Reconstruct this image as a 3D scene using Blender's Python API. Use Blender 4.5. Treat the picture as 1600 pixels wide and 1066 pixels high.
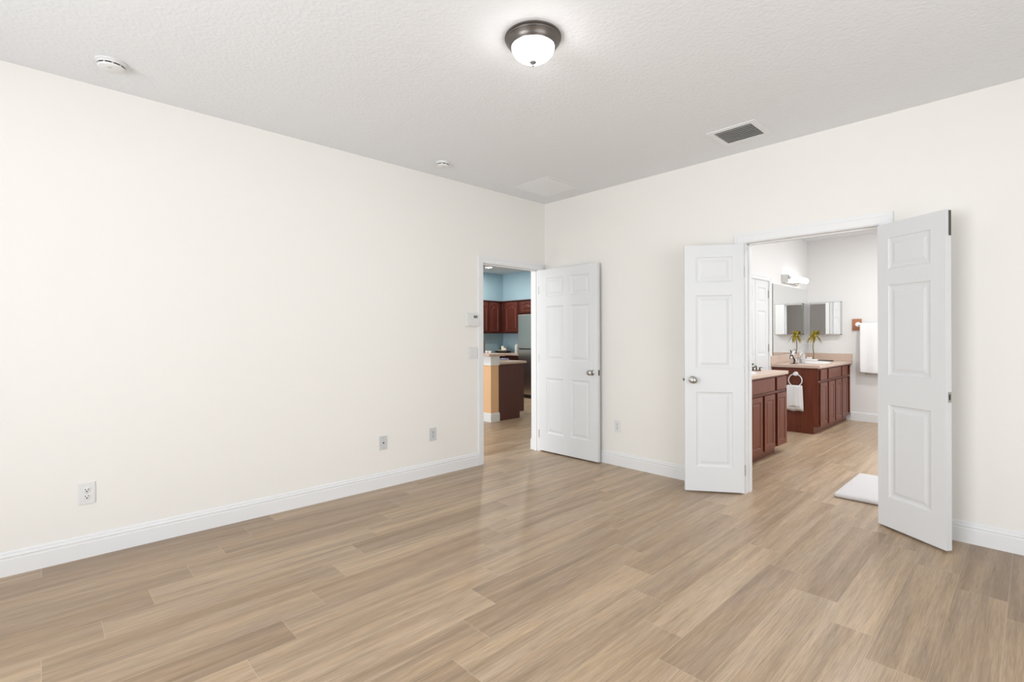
import bpy, bmesh, math, random
from mathutils import Vector, Matrix
random.seed(7)
S = bpy.context.scene
for o in list(bpy.data.objects): bpy.data.objects.remove(o)
C = S.collection

# ------------------------------------------------------------------ camera
YAW = 0.81056
cd = bpy.data.cameras.new('camera'); cd.sensor_width = 36; cd.sensor_fit = 'HORIZONTAL'
cd.lens = 777.3 / 1600 * 36; cd.shift_y = (525.55 - 533) / 1600; cd.clip_start = 0.02
cam = bpy.data.objects.new('camera', cd); C.objects.link(cam); S.camera = cam
cam.matrix_world = Matrix.Translation((3.8788, -4.2095, 1.3014)) @ Matrix.Rotation(YAW, 4, 'Z') @ Matrix.Rotation(math.pi/2, 4, 'X') @ Matrix.Rotation(-0.0033, 4, 'Z')

# ------------------------------------------------------------------ world + large lights
w = bpy.data.worlds.new('world'); S.world = w; w.use_nodes = True
bg = w.node_tree.nodes['Background']; bg.inputs[0].default_value = (0.86, 0.93, 1.0, 1); bg.inputs[1].default_value = 1.0
S.view_settings.view_transform = 'Standard'; S.view_settings.look = 'None'
S.view_settings.exposure = 0.17; S.view_settings.gamma = 1.0; S.view_settings.use_curve_mapping = False

def area(name, loc, rot, sx, sy, power, col=(1, 1, 1)):
    l = bpy.data.lights.new(name, 'AREA'); l.shape = 'RECTANGLE'; l.size = sx; l.size_y = sy
    l.energy = power; l.color = col
    o = bpy.data.objects.new(name, l); C.objects.link(o); o.location = loc; o.rotation_euler = rot
    return o
H = 2.814
R90 = math.pi / 2
# daylight through assumed bedroom windows (behind and to the right of the camera); great room and bathroom fill is added behind unseen windows
area('daylight_right', (6.25, -3.3, 1.25), (0, R90+.30, -.30), 2.3, 2.9, 78, (.955, .98, 1))
area('daylight_back', (2.4, -6.85, 1.4), (R90+.30, 0, -.26), 2.3, 2.0, 150, (.95, .977, 1))
area('fill_light_kitchen', (-2.6, -6.45, 1.5), (R90, 0, 0), 3.6, 2.2, 190, (.98, .99, 1))
area('fill_light_bathroom', (5.45, 2.6, 1.6), (0, R90, 0), 1.6, 1.9, 46, (.94, .97, 1))

# ------------------------------------------------------------------ helpers
def new_obj(name, bm, m, parent=None, smooth=False):
    me = bpy.data.meshes.new(name); bmesh.ops.recalc_face_normals(bm, faces=bm.faces[:]); bm.to_mesh(me); bm.free()
    if m is not None: me.materials.append(m)
    if smooth:
        for p in me.polygons: p.use_smooth = True
        try: me.set_sharp_from_angle(angle=math.radians(38))
        except Exception: pass
    o = bpy.data.objects.new(name, me); C.objects.link(o)
    if parent is not None: o.parent = parent
    return o
def box(bm, x0, x1, y0, y1, z0, z1, bev=0.0, seg=2):
    b = bmesh.new(); bmesh.ops.create_cube(b, size=1)
    for v in b.verts:
        v.co = Vector((x0 + (v.co.x+.5)*(x1-x0), y0 + (v.co.y+.5)*(y1-y0), z0 + (v.co.z+.5)*(z1-z0)))
    if bev > 0: bmesh.ops.bevel(b, geom=b.edges[:], offset=bev, segments=seg, profile=.5, affect='EDGES')
    join(bm, b)
def join(bm, b):
    me = bpy.data.meshes.new('t'); b.to_mesh(me); b.free(); bm.from_mesh(me); bpy.data.meshes.remove(me)
def boxes(*bs):
    bm = bmesh.new()
    for b in bs: box(bm, *b)
    return bm
def lathe(prof, n=40, M=None, squash=1.0):
    bm = bmesh.new(); rings = []
    for r, z in prof:
        if r < 1e-6: rings.append([bm.verts.new((0, 0, z))])
        else: rings.append([bm.verts.new((r*math.cos(2*math.pi*i/n), squash*r*math.sin(2*math.pi*i/n), z)) for i in range(n)])
    for a, b in zip(rings, rings[1:]):
        if len(a) == 1 and len(b) == 1: continue
        for i in range(n):
            j = (i+1) % n
            if len(a) == 1: bm.faces.new((a[0], b[j], b[i]))
            elif len(b) == 1: bm.faces.new((a[i], a[j], b[0]))
            else: bm.faces.new((a[i], a[j], b[j], b[i]))
    if M is not None: bm.transform(M)
    return bm
def tube(pts, r, n=10, closed=False, taper=None):
    bm = bmesh.new(); pts = [Vector(p) for p in pts]; N = len(pts); rings = []
    up = Vector((0.13, 0.21, 0.97)).normalized()
    for i, p in enumerate(pts):
        if closed: d = pts[(i+1) % N] - pts[i-1]
        else: d = pts[min(i+1, N-1)] - pts[max(i-1, 0)]
        d.normalize(); a = d.cross(up)
        if a.length < 1e-3: a = d.cross(Vector((1, 0, 0)))
        a.normalize(); b = d.cross(a)
        rr = r if taper is None else r * (1 + (taper-1)*i/(N-1))
        rings.append([bm.verts.new(p + rr*(a*math.cos(2*math.pi*k/n) + b*math.sin(2*math.pi*k/n))) for k in range(n)])
    prs = list(zip(rings, rings[1:])) + ([(rings[-1], rings[0])] if closed else [])
    for a, b in prs:
        for k in range(n): bm.faces.new((a[k], a[(k+1) % n], b[(k+1) % n], b[k]))
    if not closed:
        bm.faces.new(rings[0]); bm.faces.new(rings[-1][::-1])
    return bm
def thing(name, loc, rz=0.0, label=None, cat=None, group=None, kind=None):
    o = bpy.data.objects.new(name, None); C.objects.link(o); o.empty_display_size = .1
    o.location = loc; o.rotation_euler = (0, 0, rz)
    return tag(o, label, cat, group, kind)
def tag(o, label=None, cat=None, group=None, kind=None):
    if label: o['label'] = label
    if cat: o['category'] = cat
    if group: o['group'] = group
    if kind: o['kind'] = kind
    return o
def struct(name, bm, m, label=None, parent=None):
    o = new_obj(name, bm, m, parent)
    if parent is None: tag(o, label, None, None, 'structure')
    return o
def profile_run(bm, prof, a, b, nrm):
    """extrude a closed (out, z) profile from point a to point b; out is along nrm"""
    a = Vector((a[0], a[1], 0)); b = Vector((b[0], b[1], 0)); n = Vector((nrm[0], nrm[1], 0))
    A = [bm.verts.new(a + n*o + Vector((0, 0, z))) for o, z in prof]
    B = [bm.verts.new(b + n*o + Vector((0, 0, z))) for o, z in prof]
    k = len(prof)
    for i in range(k): bm.faces.new((A[i], A[(i+1) % k], B[(i+1) % k], B[i]))
    bm.faces.new(A); bm.faces.new(B[::-1])

# ------------------------------------------------------------------ materials
def mat(name, col, rough=.5, metal=0.0, spec=.5, bump=None, emit=None, alpha=None, trans=0.0, var=None, coat=0.0):
    m = bpy.data.materials.new(name); m.use_nodes = True; nt = m.node_tree; p = nt.nodes['Principled BSDF']
    p.inputs['Base Color'].default_value = (*col, 1); p.inputs['Roughness'].default_value = rough
    p.inputs['Metallic'].default_value = metal; p.inputs['Specular IOR Level'].default_value = spec
    p.inputs['Transmission Weight'].default_value = trans
    p.inputs['Coat Weight'].default_value = coat
    tc = nt.nodes.new('ShaderNodeTexCoord')
    if emit:
        p.inputs['Emission Color'].default_value = (*emit[0], 1); p.inputs['Emission Strength'].default_value = emit[1]
    if var:   # (scale xyz, colour b, contrast)
        mp = nt.nodes.new('ShaderNodeMapping'); mp.inputs['Scale'].default_value = var[0]
        nz = nt.nodes.new('ShaderNodeTexNoise'); nz.inputs['Scale'].default_value = 1; nz.inputs['Detail'].default_value = 6
        rp = nt.nodes.new('ShaderNodeValToRGB'); rp.color_ramp.elements[0].position = .5-var[2]; rp.color_ramp.elements[1].position = .5+var[2]
        rp.color_ramp.elements[0].color = (*col, 1); rp.color_ramp.elements[1].color = (*var[1], 1)
        nt.links.new(tc.outputs['Object'], mp.inputs[0]); nt.links.new(mp.outputs[0], nz.inputs['Vector'])
        nt.links.new(nz.outputs[0], rp.inputs[0]); nt.links.new(rp.outputs[0], p.inputs['Base Color'])
    if bump:  # (scale, strength, distance)
        nz = nt.nodes.new('ShaderNodeTexNoise'); nz.inputs['Scale'].default_value = bump[0]; nz.inputs['Detail'].default_value = 3
        bp = nt.nodes.new('ShaderNodeBump'); bp.inputs['Strength'].default_value = bump[1]; bp.inputs['Distance'].default_value = bump[2]
        nt.links.new(tc.outputs['Object'], nz.inputs['Vector']); nt.links.new(nz.outputs[0], bp.inputs['Height'])
        nt.links.new(bp.outputs[0], p.inputs['Normal'])
    return m
M_wall = mat('cream_wall_paint', (.835, .814, .776), .7, spec=.2, bump=(140, .12, .002))
M_ceil = mat('textured_ceiling_paint', (.80, .815, .835), .85, spec=.2, bump=(50, .38, .009))
M_white = mat('white_trim_paint', (.80, .805, .81), .38, spec=.4)
M_door = mat('white_door_paint', (.725, .735, .745), .36, spec=.4, bump=(90, .03, .001))
M_bwall = mat('bathroom_wall_paint', (.80, .792, .778), .7, spec=.2, bump=(140, .12, .002))
M_greywall = mat('dimmed_back_wall_grey', (.30, .28, .265), .7, spec=.2)  # back wall colour darkened so its reflection in the cabinet mirror looks dim
M_blue = mat('pale_blue_wall_paint', (.40, .56, .64), .7, spec=.25)
M_peach = mat('peach_wall_paint', (.80, .51, .29), .7, spec=.2)
M_nickel = mat('satin_nickel', (.46, .45, .43), .28, 1.0)
M_bronze = mat('dark_brushed_bronze', (.17, .155, .145), .38, 1.0)
M_dark = mat('dark_slot', (.03, .03, .03), .6)
M_finial = mat('dull_grey_metal', (.20, .20, .195), .55, .3)
M_darkmetal = mat('dark_steel', (.12, .115, .10), .4, .8)
M_plate = mat('white_plastic', (.74, .74, .735), .35)
M_plate2 = mat('grey_white_plastic', (.60, .61, .61), .35)
M_screen = mat('grey_display', (.16, .17, .16), .25)
M_cherry = mat('cherry_cabinet_wood', (.120, .028, .014), .36, var=((34, 34, 2.2), (.165, .044, .022), .22), spec=.35)
M_cherryk = mat('kitchen_cherry_wood', (.070, .016, .011), .36, var=((34, 34, 2.2), (.105, .026, .016), .22))
M_cherrydark = mat('dark_cherry_wood', (.040, .009, .007), .4, var=((30, 30, 2.0), (.058, .013, .010), .22))
M_endp = mat('brown_end_panel', (.090, .030, .024), .45, var=((30, 30, 2.0), (.11, .038, .030), .22))
M_counter = mat('tan_speckled_laminate', (.50, .36, .28), .35, var=((160, 160, 160), (.68, .54, .45), .12))
M_mirror = mat('mirror_glass', (.93, .94, .94), .0, 1.0)
M_chrome = mat('polished_chrome', (.62, .62, .61), .12, 1.0)
M_steel = mat('brushed_stainless_steel', (.58, .545, .50), .22, 1.0)
M_black = mat('black_plastic', (.015, .015, .015), .4)
M_ceramic = mat('white_ceramic', (.86, .86, .86), .12)
M_towel = mat('white_terry_cloth', (.86, .86, .86), .95, spec=.1, bump=(420, .6, .004))
M_mat = mat('white_plush_bath_mat', (.86, .84, .84), .95, spec=.1, bump=(260, .9, .01))
M_oak = mat('orange_brown_wood_block', (.40, .155, .075), .5, var=((20, 20, 60), (.46, .20, .10), .2))
M_wicker = mat('brown_woven', (.22, .085, .02), .6, bump=(80, .9, .01), var=((60, 60, 60), (.34, .14, .03), .2))
M_leafy = mat('olive_yellow_leaf', (.44, .30, .015), .45, var=((30, 30, 30), (.22, .20, .02), .2))
M_stem = mat('brown_stem', (.22, .15, .05), .7)
M_green = mat('green_leaf', (.05, .16, .03), .5)
M_cream = mat('cream_ceramic', (.80, .74, .60), .3)
M_candle = mat('ivory_wax', (.86, .84, .74), .5)
M_bluecloth = mat('blue_white_cloth', (.12, .2, .55), .8, var=((60, 60, 60), (.75, .78, .9), .1))
M_clear = mat('clear_plastic', (.93, .96, .97), .05, trans=.9)
M_glow = mat('lit_frosted_glass', (.95, .95, .95), .3, emit=((1, .985, .965), 21.0))
M_tube = mat('lit_bathroom_tube', (.95, .95, .95), .3, emit=((1, .99, .975), 1.7))
M_can = mat('lit_recessed_lens', (.95, .95, .95), .3, emit=((1, .97, .92), 12.0))

def floor_material():
    m = bpy.data.materials.new('oak_look_floor_planks'); m.use_nodes = True; nt = m.node_tree; L = nt.links.new
    p = nt.nodes['Principled BSDF']; p.inputs['Specular IOR Level'].default_value = .5
    N = nt.nodes.new
    at = N('ShaderNodeAttribute'); at.attribute_name = 'plank'
    sep = N('ShaderNodeSeparateColor'); L(at.outputs['Color'], sep.inputs[0])
    tc = N('ShaderNodeTexCoord')
    # every plank gets its own slice of the grain
    off = N('ShaderNodeVectorMath'); off.operation = 'MULTIPLY_ADD'
    L(at.outputs['Color'], off.inputs[0]); off.inputs[1].default_value = (7, 13, 31); L(tc.outputs['Object'], off.inputs[2])
    def noise(scale, detail, dist=0.0, sc=1.0, rough=.55):
        mp = N('ShaderNodeMapping'); mp.inputs['Scale'].default_value = scale; L(off.outputs[0], mp.inputs[0])
        nz = N('ShaderNodeTexNoise'); nz.inputs['Scale'].default_value = sc; nz.inputs['Detail'].default_value = detail
        nz.inputs['Distortion'].default_value = dist; nz.inputs['Roughness'].default_value = rough
        L(mp.outputs[0], nz.inputs['Vector']); return nz
    broad = noise((15, .75, 1), 3, .5); fine = noise((95, 2.6, 1), 8, .35, rough=.62); speck = noise((260, 9, 1), 4); warm = noise((9, 1.3, 1), 3, .6)
    # base tone by plank
    r1 = N('ShaderNodeValToRGB'); cr = r1.color_ramp
    cr.elements[0].color = (.37, .268, .182, 1); cr.elements[0].position = 0
    cr.elements[1].color = (.70, .548, .398, 1); cr.elements[1].position = 1
    e = cr.elements.new(.5); e.color = (.565, .432, .305, 1)
    L(sep.outputs[0], r1.inputs[0])
    def mixc(a, b, fac, mode='MULTIPLY'):
        mx = N('ShaderNodeMix'); mx.data_type = 'RGBA'; mx.blend_type = mode; mx.clamp_factor = True
        L(a, mx.inputs[6])
        if isinstance(b, tuple): mx.inputs[7].default_value = b
        else: L(b, mx.inputs[7])
        if isinstance(fac, float): mx.inputs[0].default_value = fac
        else: L(fac, mx.inputs[0])
        return mx.outputs[2]
    r2 = N('ShaderNodeValToRGB'); r2.color_ramp.elements[0].position = .34; r2.color_ramp.elements[1].position = .62
    r2.color_ramp.elements[0].color = (.66, .62, .56, 1); r2.color_ramp.elements[1].color = (1.1, 1.08, 1.05, 1); L(broad.outputs[0], r2.inputs[0])
    r3 = N('ShaderNodeValToRGB'); r3.color_ramp.elements[0].position = .36; r3.color_ramp.elements[1].position = .60
    r3.color_ramp.elements[0].color = (.74, .70, .66, 1); r3.color_ramp.elements[1].color = (1.07, 1.07, 1.07, 1); L(fine.outputs[0], r3.inputs[0])
    r4 = N('ShaderNodeValToRGB'); r4.color_ramp.elements[0].position = .40; r4.color_ramp.elements[1].position = .56
    r4.color_ramp.elements[0].color = (.86, .85, .84, 1); r4.color_ramp.elements[1].color = (1.03, 1.03, 1.03, 1); L(speck.outputs[0], r4.inputs[0])
    r5 = N('ShaderNodeValToRGB'); r5.color_ramp.elements[0].position = .38; r5.color_ramp.elements[1].position = .60
    r5.color_ramp.elements[0].color = (.985, 1.0, 1.03, 1); r5.color_ramp.elements[1].color = (1.02, 1.0, .95, 1); L(warm.outputs[0], r5.inputs[0])
    c = mixc(r1.outputs[0], r2.outputs[0], .66); c = mixc(c, r3.outputs[0], .58); c = mixc(c, r4.outputs[0], 1.0); c = mixc(c, r5.outputs[0], 1.0)
    c = mixc(c, (.56, .485, .40, 1), sep.outputs[2], 'MIX')     # blue channel of the attribute: greyer planks
    # pale joints from the plank's own metric UV
    uv = N('ShaderNodeUVMap'); su = N('ShaderNodeSeparateXYZ'); L(uv.outputs[0], su.inputs[0])
    def edge(sock, size):
        a = N('ShaderNodeMath'); a.operation = 'SUBTRACT'; a.inputs[0].default_value = size; L(sock, a.inputs[1])
        b = N('ShaderNodeMath'); b.operation = 'MINIMUM'; L(sock, b.inputs[0]); L(a.outputs[0], b.inputs[1]); return b.outputs[0]
    def lt(sock, v):
        g = N('ShaderNodeMath'); g.operation = 'LESS_THAN'; L(sock, g.inputs[0]); g.inputs[1].default_value = v; return g.outputs[0]
    e1 = lt(edge(su.outputs[0], .191), .0011); e2 = lt(edge(su.outputs[1], 1.205), .0016)
    mx = N('ShaderNodeMath'); mx.operation = 'MAXIMUM'; L(e1, mx.inputs[0]); L(e2, mx.inputs[1])
    fm = N('ShaderNodeMath'); fm.operation = 'MULTIPLY'; L(mx.outputs[0], fm.inputs[0]); fm.inputs[1].default_value = .38
    c = mixc(c, (.62, .50, .38, 1), fm.outputs[0], 'MIX')
    L(c, p.inputs['Base Color'])
    rr = N('ShaderNodeMapRange'); rr.inputs['From Min'].default_value = .3; rr.inputs['From Max'].default_value = .7
    rr.inputs['To Min'].default_value = .27; rr.inputs['To Max'].default_value = .44; L(fine.outputs[0], rr.inputs[0]); L(rr.outputs[0], p.inputs['Roughness'])
    bp = N('ShaderNodeBump'); bp.inputs['Strength'].default_value = .12; bp.inputs['Distance'].default_value = .002
    L(fine.outputs[0], bp.inputs['Height']); L(bp.outputs[0], p.inputs['Normal'])
    return m

# ------------------------------------------------------------------ floor
def build_floor():
    X0, X1, Y0, Y1 = -5.3, 5.9, -6.7, 5.0
    W, Ln = .191, 1.205
    bm = bmesh.new(); uvl = bm.loops.layers.uv.new('UVMap'); cl = bm.loops.layers.color.new('plank')
    rnd = random.Random(11)
    tones = {}
    fixed = [  # (x, y, tone) of planks that stand out in the room
        (3.12, -.8, .27), (2.93, -2.0, .34), (2.93, -.8, .55), (2.35, -1.7, .36), (1.97, -1.2, .34), (1.40, -3.8, .5), (1.59, -4.0, .0), (.82, -4.2, .08),
        (1.02, -3.7, .50), (1.2, -3.9, .34), (.44, -3.1, .28), (.25, -3.5, .12), (.25, -2.4, .3), (.06, -4.1, .12), (1.02, -2.4, .10), (1.40, -2.9, .30),
        (1.59, -2.6, .45), (1.97, -2.3, .32), (2.16, -2.4, .34), (2.35, -3.3, .30), (2.35, -2.5, .62), (2.93, -2.8, .5), (2.74, -2.6, .58), (2.55, -2.7, .52),
        (2.74, -1.5, .66), (2.55, -1.6, .5), (3.12, -2.1, .60), (3.31, -2.0, .58), (3.31, -1.0, .62), (3.5, -1.3, .54), (3.69, -.3, .0), (3.69, -1.5, .42),  # darkest plank here has the shadow by the right door leaf in its tone
        (3.88, -1.0, .18), (3.88, -.2, .12), (3.5, -.2, .5), (1.78, -3.0, .62), (1.78, -1.8, .5), (1.97, -3.2, .6), (1.2, -2.7, .6), (.82, -2.9, .6), (.63, -3.0, .45), (.63, -4.0, .36), (.44, -4.2, .4)]
    def key(x, y):
        i = math.floor((x - .347) / W); yj = -3.40 - .2015*i
        return i, math.floor((y - yj) / Ln)
    for x, y, t in fixed: tones[key(x, y)] = t
    for i in range(math.floor((X0-.347)/W), math.ceil((X1-.347)/W)):
        xa, xb = max(X0, .347 + i*W), min(X1, .347 + (i+1)*W)
        yj = -3.40 - .2015*i
        for k in range(math.floor((Y0-yj)/Ln), math.ceil((Y1-yj)/Ln)):
            ya, yb = max(Y0, yj + k*Ln), min(Y1, yj + (k+1)*Ln)
            if yb - ya < .005 or xb - xa < .003: continue
            t = tones.get((i, k), None); r = rnd.random(); g = rnd.random()
            if t is None: t = .42 + .24*r
            if xa > 1.3 and ya > 0: t = .52 + .2*r
            q = [(xa, ya), (xb, ya), (xb, yb), (xa, yb)]
            f = bm.faces.new([bm.verts.new((a, b, 0)) for a, b in q])
            for l, (a, b) in zip(f.loops, q):
                l[uvl].uv = (a - (.347 + i*W), b - (yj + k*Ln)); l[cl] = (t, g, .0 if t < .3 else .02 + .14*g, 1)
    o = new_obj('floor', bm, floor_material()); tag(o, 'floor of pale oak-look planks running through all three rooms', None, None, 'structure')
    sb = boxes((X0, X1, Y0, Y1, -.15, -.004)); s = new_obj('floor_slab', sb, M_white); tag(s, None, None, None, 'structure')
build_floor()

# ------------------------------------------------------------------ walls
def wall(name, m, axis, a0, a1, t0, t1, z0, z1, holes=(), label=None):
    """axis 'x' runs along x with thickness in y; holes = (a, b, z0, z1)"""
    As = sorted({a0, a1, *[h[0] for h in holes], *[h[1] for h in holes]}); Zs = sorted({z0, z1, *[h[2] for h in holes], *[h[3] for h in holes]})
    bm = bmesh.new()
    for i in range(len(As)-1):
        for j in range(len(Zs)-1):
            ca, cz = (As[i]+As[i+1])/2, (Zs[j]+Zs[j+1])/2
            if any(h[0] < ca < h[1] and h[2] < cz < h[3] for h in holes): continue
            if axis == 'x': box(bm, As[i], As[i+1], t0, t1, Zs[j], Zs[j+1])
            else: box(bm, t0, t1, As[i], As[i+1], Zs[j], Zs[j+1])
    bmesh.ops.remove_doubles(bm, verts=bm.verts, dist=1e-5)
    # drop the internal faces left between neighbouring blocks
    seen = {}
    for f in bm.faces: seen.setdefault(tuple(round(c, 4) for c in f.calc_center_median()), []).append(f)
    bmesh.ops.delete(bm, geom=[f for fs in seen.values() if len(fs) > 1 for f in fs], context='FACES_ONLY')
    return struct(name, bm, m, label)
OH = 2.055
EY0, EY1 = -.928, -.105            # clear entry opening along y
BX0, BX1 = 2.238, 3.135            # clear bathroom opening along x
J = .018
wall('wall_left', M_wall, 'y', -6.3, 0.0, -.12, 0, 0, H, [(EY0-J, EY1+J, 0, OH+J)], 'long cream wall on the left with the kitchen doorway at its far end')
wall('wall_far', M_wall, 'x', -.12, 5.75, 0, .12, 0, H, [(BX0-J, BX1+J, 0, OH+J)], 'cream wall on the right with the double doorway to the bathroom')
wall('wall_right', M_wall, 'y', -6.3, 0.0, 5.6, 5.75, 0, H, [(-4.75, -1.85, .05, 2.4)])
wall('wall_back', M_greywall, 'x', -.12, 5.75, -6.3, -6.15, 0, H, [(1.3, 3.5, .4, 2.4)])
wall('wall_bathroom_left', M_bwall, 'y', .12, 4.95, 1.22, 1.34, 0, H, [(2.18-J, 3.10+J, 0, 2.045+J)], 'white bathroom wall behind the two vanities')
wall('wall_bathroom_far', M_bwall, 'x', 1.34, 5.4, 4.80, 4.95, 0, H, (), 'white bathroom wall facing the double doorway')
wall('wall_bathroom_right', M_bwall, 'y', .12, 4.8, 5.25, 5.4, 0, H, [(1.65, 3.55, .8, 2.4)])
wall('wall_bathroom_near', M_bwall, 'x', 1.34, 5.25, .12, .13, 0, H, [(BX0-J, BX1+J, 0, OH+J)])
wall('wall_kitchen_left', M_blue, 'y', -6.3, 4.15, -5.2, -5.10, 0, H, (), 'pale blue kitchen wall above the left run of cabinets')
wall('wall_kitchen_far', M_blue, 'x', -5.10, 0.0, 4.03, 4.15, 0, H, (), 'pale blue kitchen wall behind the refrigerator')
wall('wall_kitchen_right', M_wall, 'y', .12, 4.03, -.12, 0, 0, H)
wall('wall_kitchen_back', M_wall, 'x', -5.10, -.12, -6.3, -6.15, 0, H, [(-4.4, -.8, .4, 2.5)])
wall('wall_closet', M_bwall, 'y', .12, 4.95, 1.05, 1.10, 0, H)
struct('ceiling', boxes((-.12, 5.75, -6.3, .12, H, H+.1)), M_ceil, 'grey-white textured bedroom ceiling')
struct('ceiling_bathroom', boxes((1.22, 5.4, .121, 4.95, H, H+.1)), M_ceil)
struct('ceiling_kitchen', boxes((-5.2, -.121, -6.3, 4.15, H, H+.1)), M_ceil, 'kitchen ceiling seen through the narrow doorway')

# baseboards
BP = [(0, 0), (.014, 0), (.014, .088), (.0115, .092), (.0115, .100), (.0145, .104), (.0125, .112), (.008, .115), (.008, .124), (.004, .131), (0, .133)]
def baseboard(name, runs, label=None, prof=BP):
    bm = bmesh.new()
    for a, b, n in runs: profile_run(bm, prof, a, b, n)
    return struct(name, bm, M_white, label)
baseboard('baseboard_left', [((0, -6.15), (0, EY0-.072), (1, 0))], 'white grooved baseboard along the left wall')
baseboard('baseboard_far', [((.0, 0), (BX0-.082, 0), (0, -1))], 'white baseboard between the two doorways')
baseboard('baseboard_far_right', [((BX1+.082, 0), (5.6, 0), (0, -1))], 'white baseboard right of the open double doors')
baseboard('baseboard_right', [((5.6, -1.82), (5.6, -.02), (-1, 0)), ((5.6, -6.15), (5.6, -4.78), (-1, 0))])
baseboard('baseboard_back', [((.02, -6.15), (5.58, -6.15), (0, 1))])
baseboard('baseboard_bathroom_far', [((1.93, 4.80), (5.25, 4.80), (0, -1))], 'white baseboard under the bathroom towels')
baseboard('baseboard_bathroom_left', [((1.34, 1.93), (1.34, 2.10), (1, 0))])
baseboard('baseboard_kitchen_right', [((-.12, EY1), (-.12, 4.0), (-1, 0)), ((-.12, -6.1), (-.12, EY0-.001), (-1, 0))], 'end of the white baseboard beyond the kitchen doorway')

# door frames: jamb lining, stop and stepped casing
def casing_boards(bm, axis, a0, a1, zt, face, out, wdt):
    """stepped casing round an opening, on plane 'face', sticking out by sign 'out'"""
    for (lo, hi, th) in ((0, wdt, .010), (.006, wdt-.012, .014), (wdt-.028, wdt-.004, .018)):
        segs = [(a0-hi, a0-lo, 0, zt+hi), (a1+lo, a1+hi, 0, zt+hi), (a0-lo, a1+lo, zt+lo, zt+hi)]
        for s0, s1, z0, z1 in segs:
            t0, t1 = (face, face + out*th) if out > 0 else (face - th, face)
            if axis == 'x': box(bm, s0, s1, t0, t1, z0, z1)
            else: box(bm, t0, t1, s0, s1, z0, z1)
def door_frame(name, axis, a0, a1, zt, t0, t1, wdt, label, sides=(-1, 1)):
    bm = bmesh.new()
    for s0, s1, z0, z1 in ((a0-J, a0, 0, zt+J), (a1, a1+J, 0, zt+J), (a0, a1, zt, zt+J)):
        if axis == 'x': box(bm, s0, s1, t0, t1, z0, z1, .0015, 1)
        else: box(bm, t0, t1, s0, s1, z0, z1, .0015, 1)
    mid = t0 + (t1-t0)*.45
    for s0, s1, z0, z1 in ((a0, a0+.010, 0, zt), (a1-.010, a1, 0, zt), (a0, a1, zt-.010, zt)):
        if axis == 'x': box(bm, s0, s1, mid, mid+.035, z0, z1, .001, 1)
        else: box(bm, mid, mid+.035, s0, s1, z0, z1, .001, 1)
    if -1 in sides: casing_boards(bm, axis, a0-.004, a1+.004, zt+.004, t0, -1, wdt)
    if 1 in sides: casing_boards(bm, axis, a0-.004, a1+.004, zt+.004, t1, 1, wdt)
    return struct(name, bm, M_white, label)
door_frame('trim_1', 'y', EY0, EY1, OH-.006, -.12, 0, .068, 'white frame around the kitchen doorway', sides=(1,))
door_frame('trim_2', 'x', BX0, BX1, OH+.005, 0, .13, .080, 'white frame around the wide bathroom doorway')
door_frame('trim_3', 'y', 2.18, 3.10, 2.045, 1.22, 1.34, .070, 'white frame around the closet doors between the vanities', sides=(1,))

# assumed windows out of view; kitchen and bathroom ones added to let light in
def window_frame(name, axis, a0, a1, z0, z1, t0, t1, n):
    bm = bmesh.new(); f = .05
    def bb(p0, p1, q0, q1):
        if axis == 'x': box(bm, p0, p1, t0, t1, q0, q1, .003, 1)
        else: box(bm, t0, t1, p0, p1, q0, q1, .003, 1)
    bb(a0, a1, z0, z0+f); bb(a0, a1, z1-f, z1)
    for k in range(n+1):
        c = a0 + f/2 + (a1-a0-f)*k/n; bb(c-f/2, c+f/2, z0+f, z1-f)
    struct(name, bm, M_white)
window_frame('window_1', 'y', -4.75, -1.85, .05, 2.4, 5.64, 5.70, 2)
window_frame('window_2', 'x', 1.3, 3.5, .4, 2.4, -6.25, -6.19, 2)
window_frame('window_3', 'x', -4.4, -.8, .4, 2.5, -6.25, -6.19, 3)
window_frame('window_4', 'y', 1.65, 3.55, .8, 2.4, 5.30, 5.36, 2)

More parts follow.
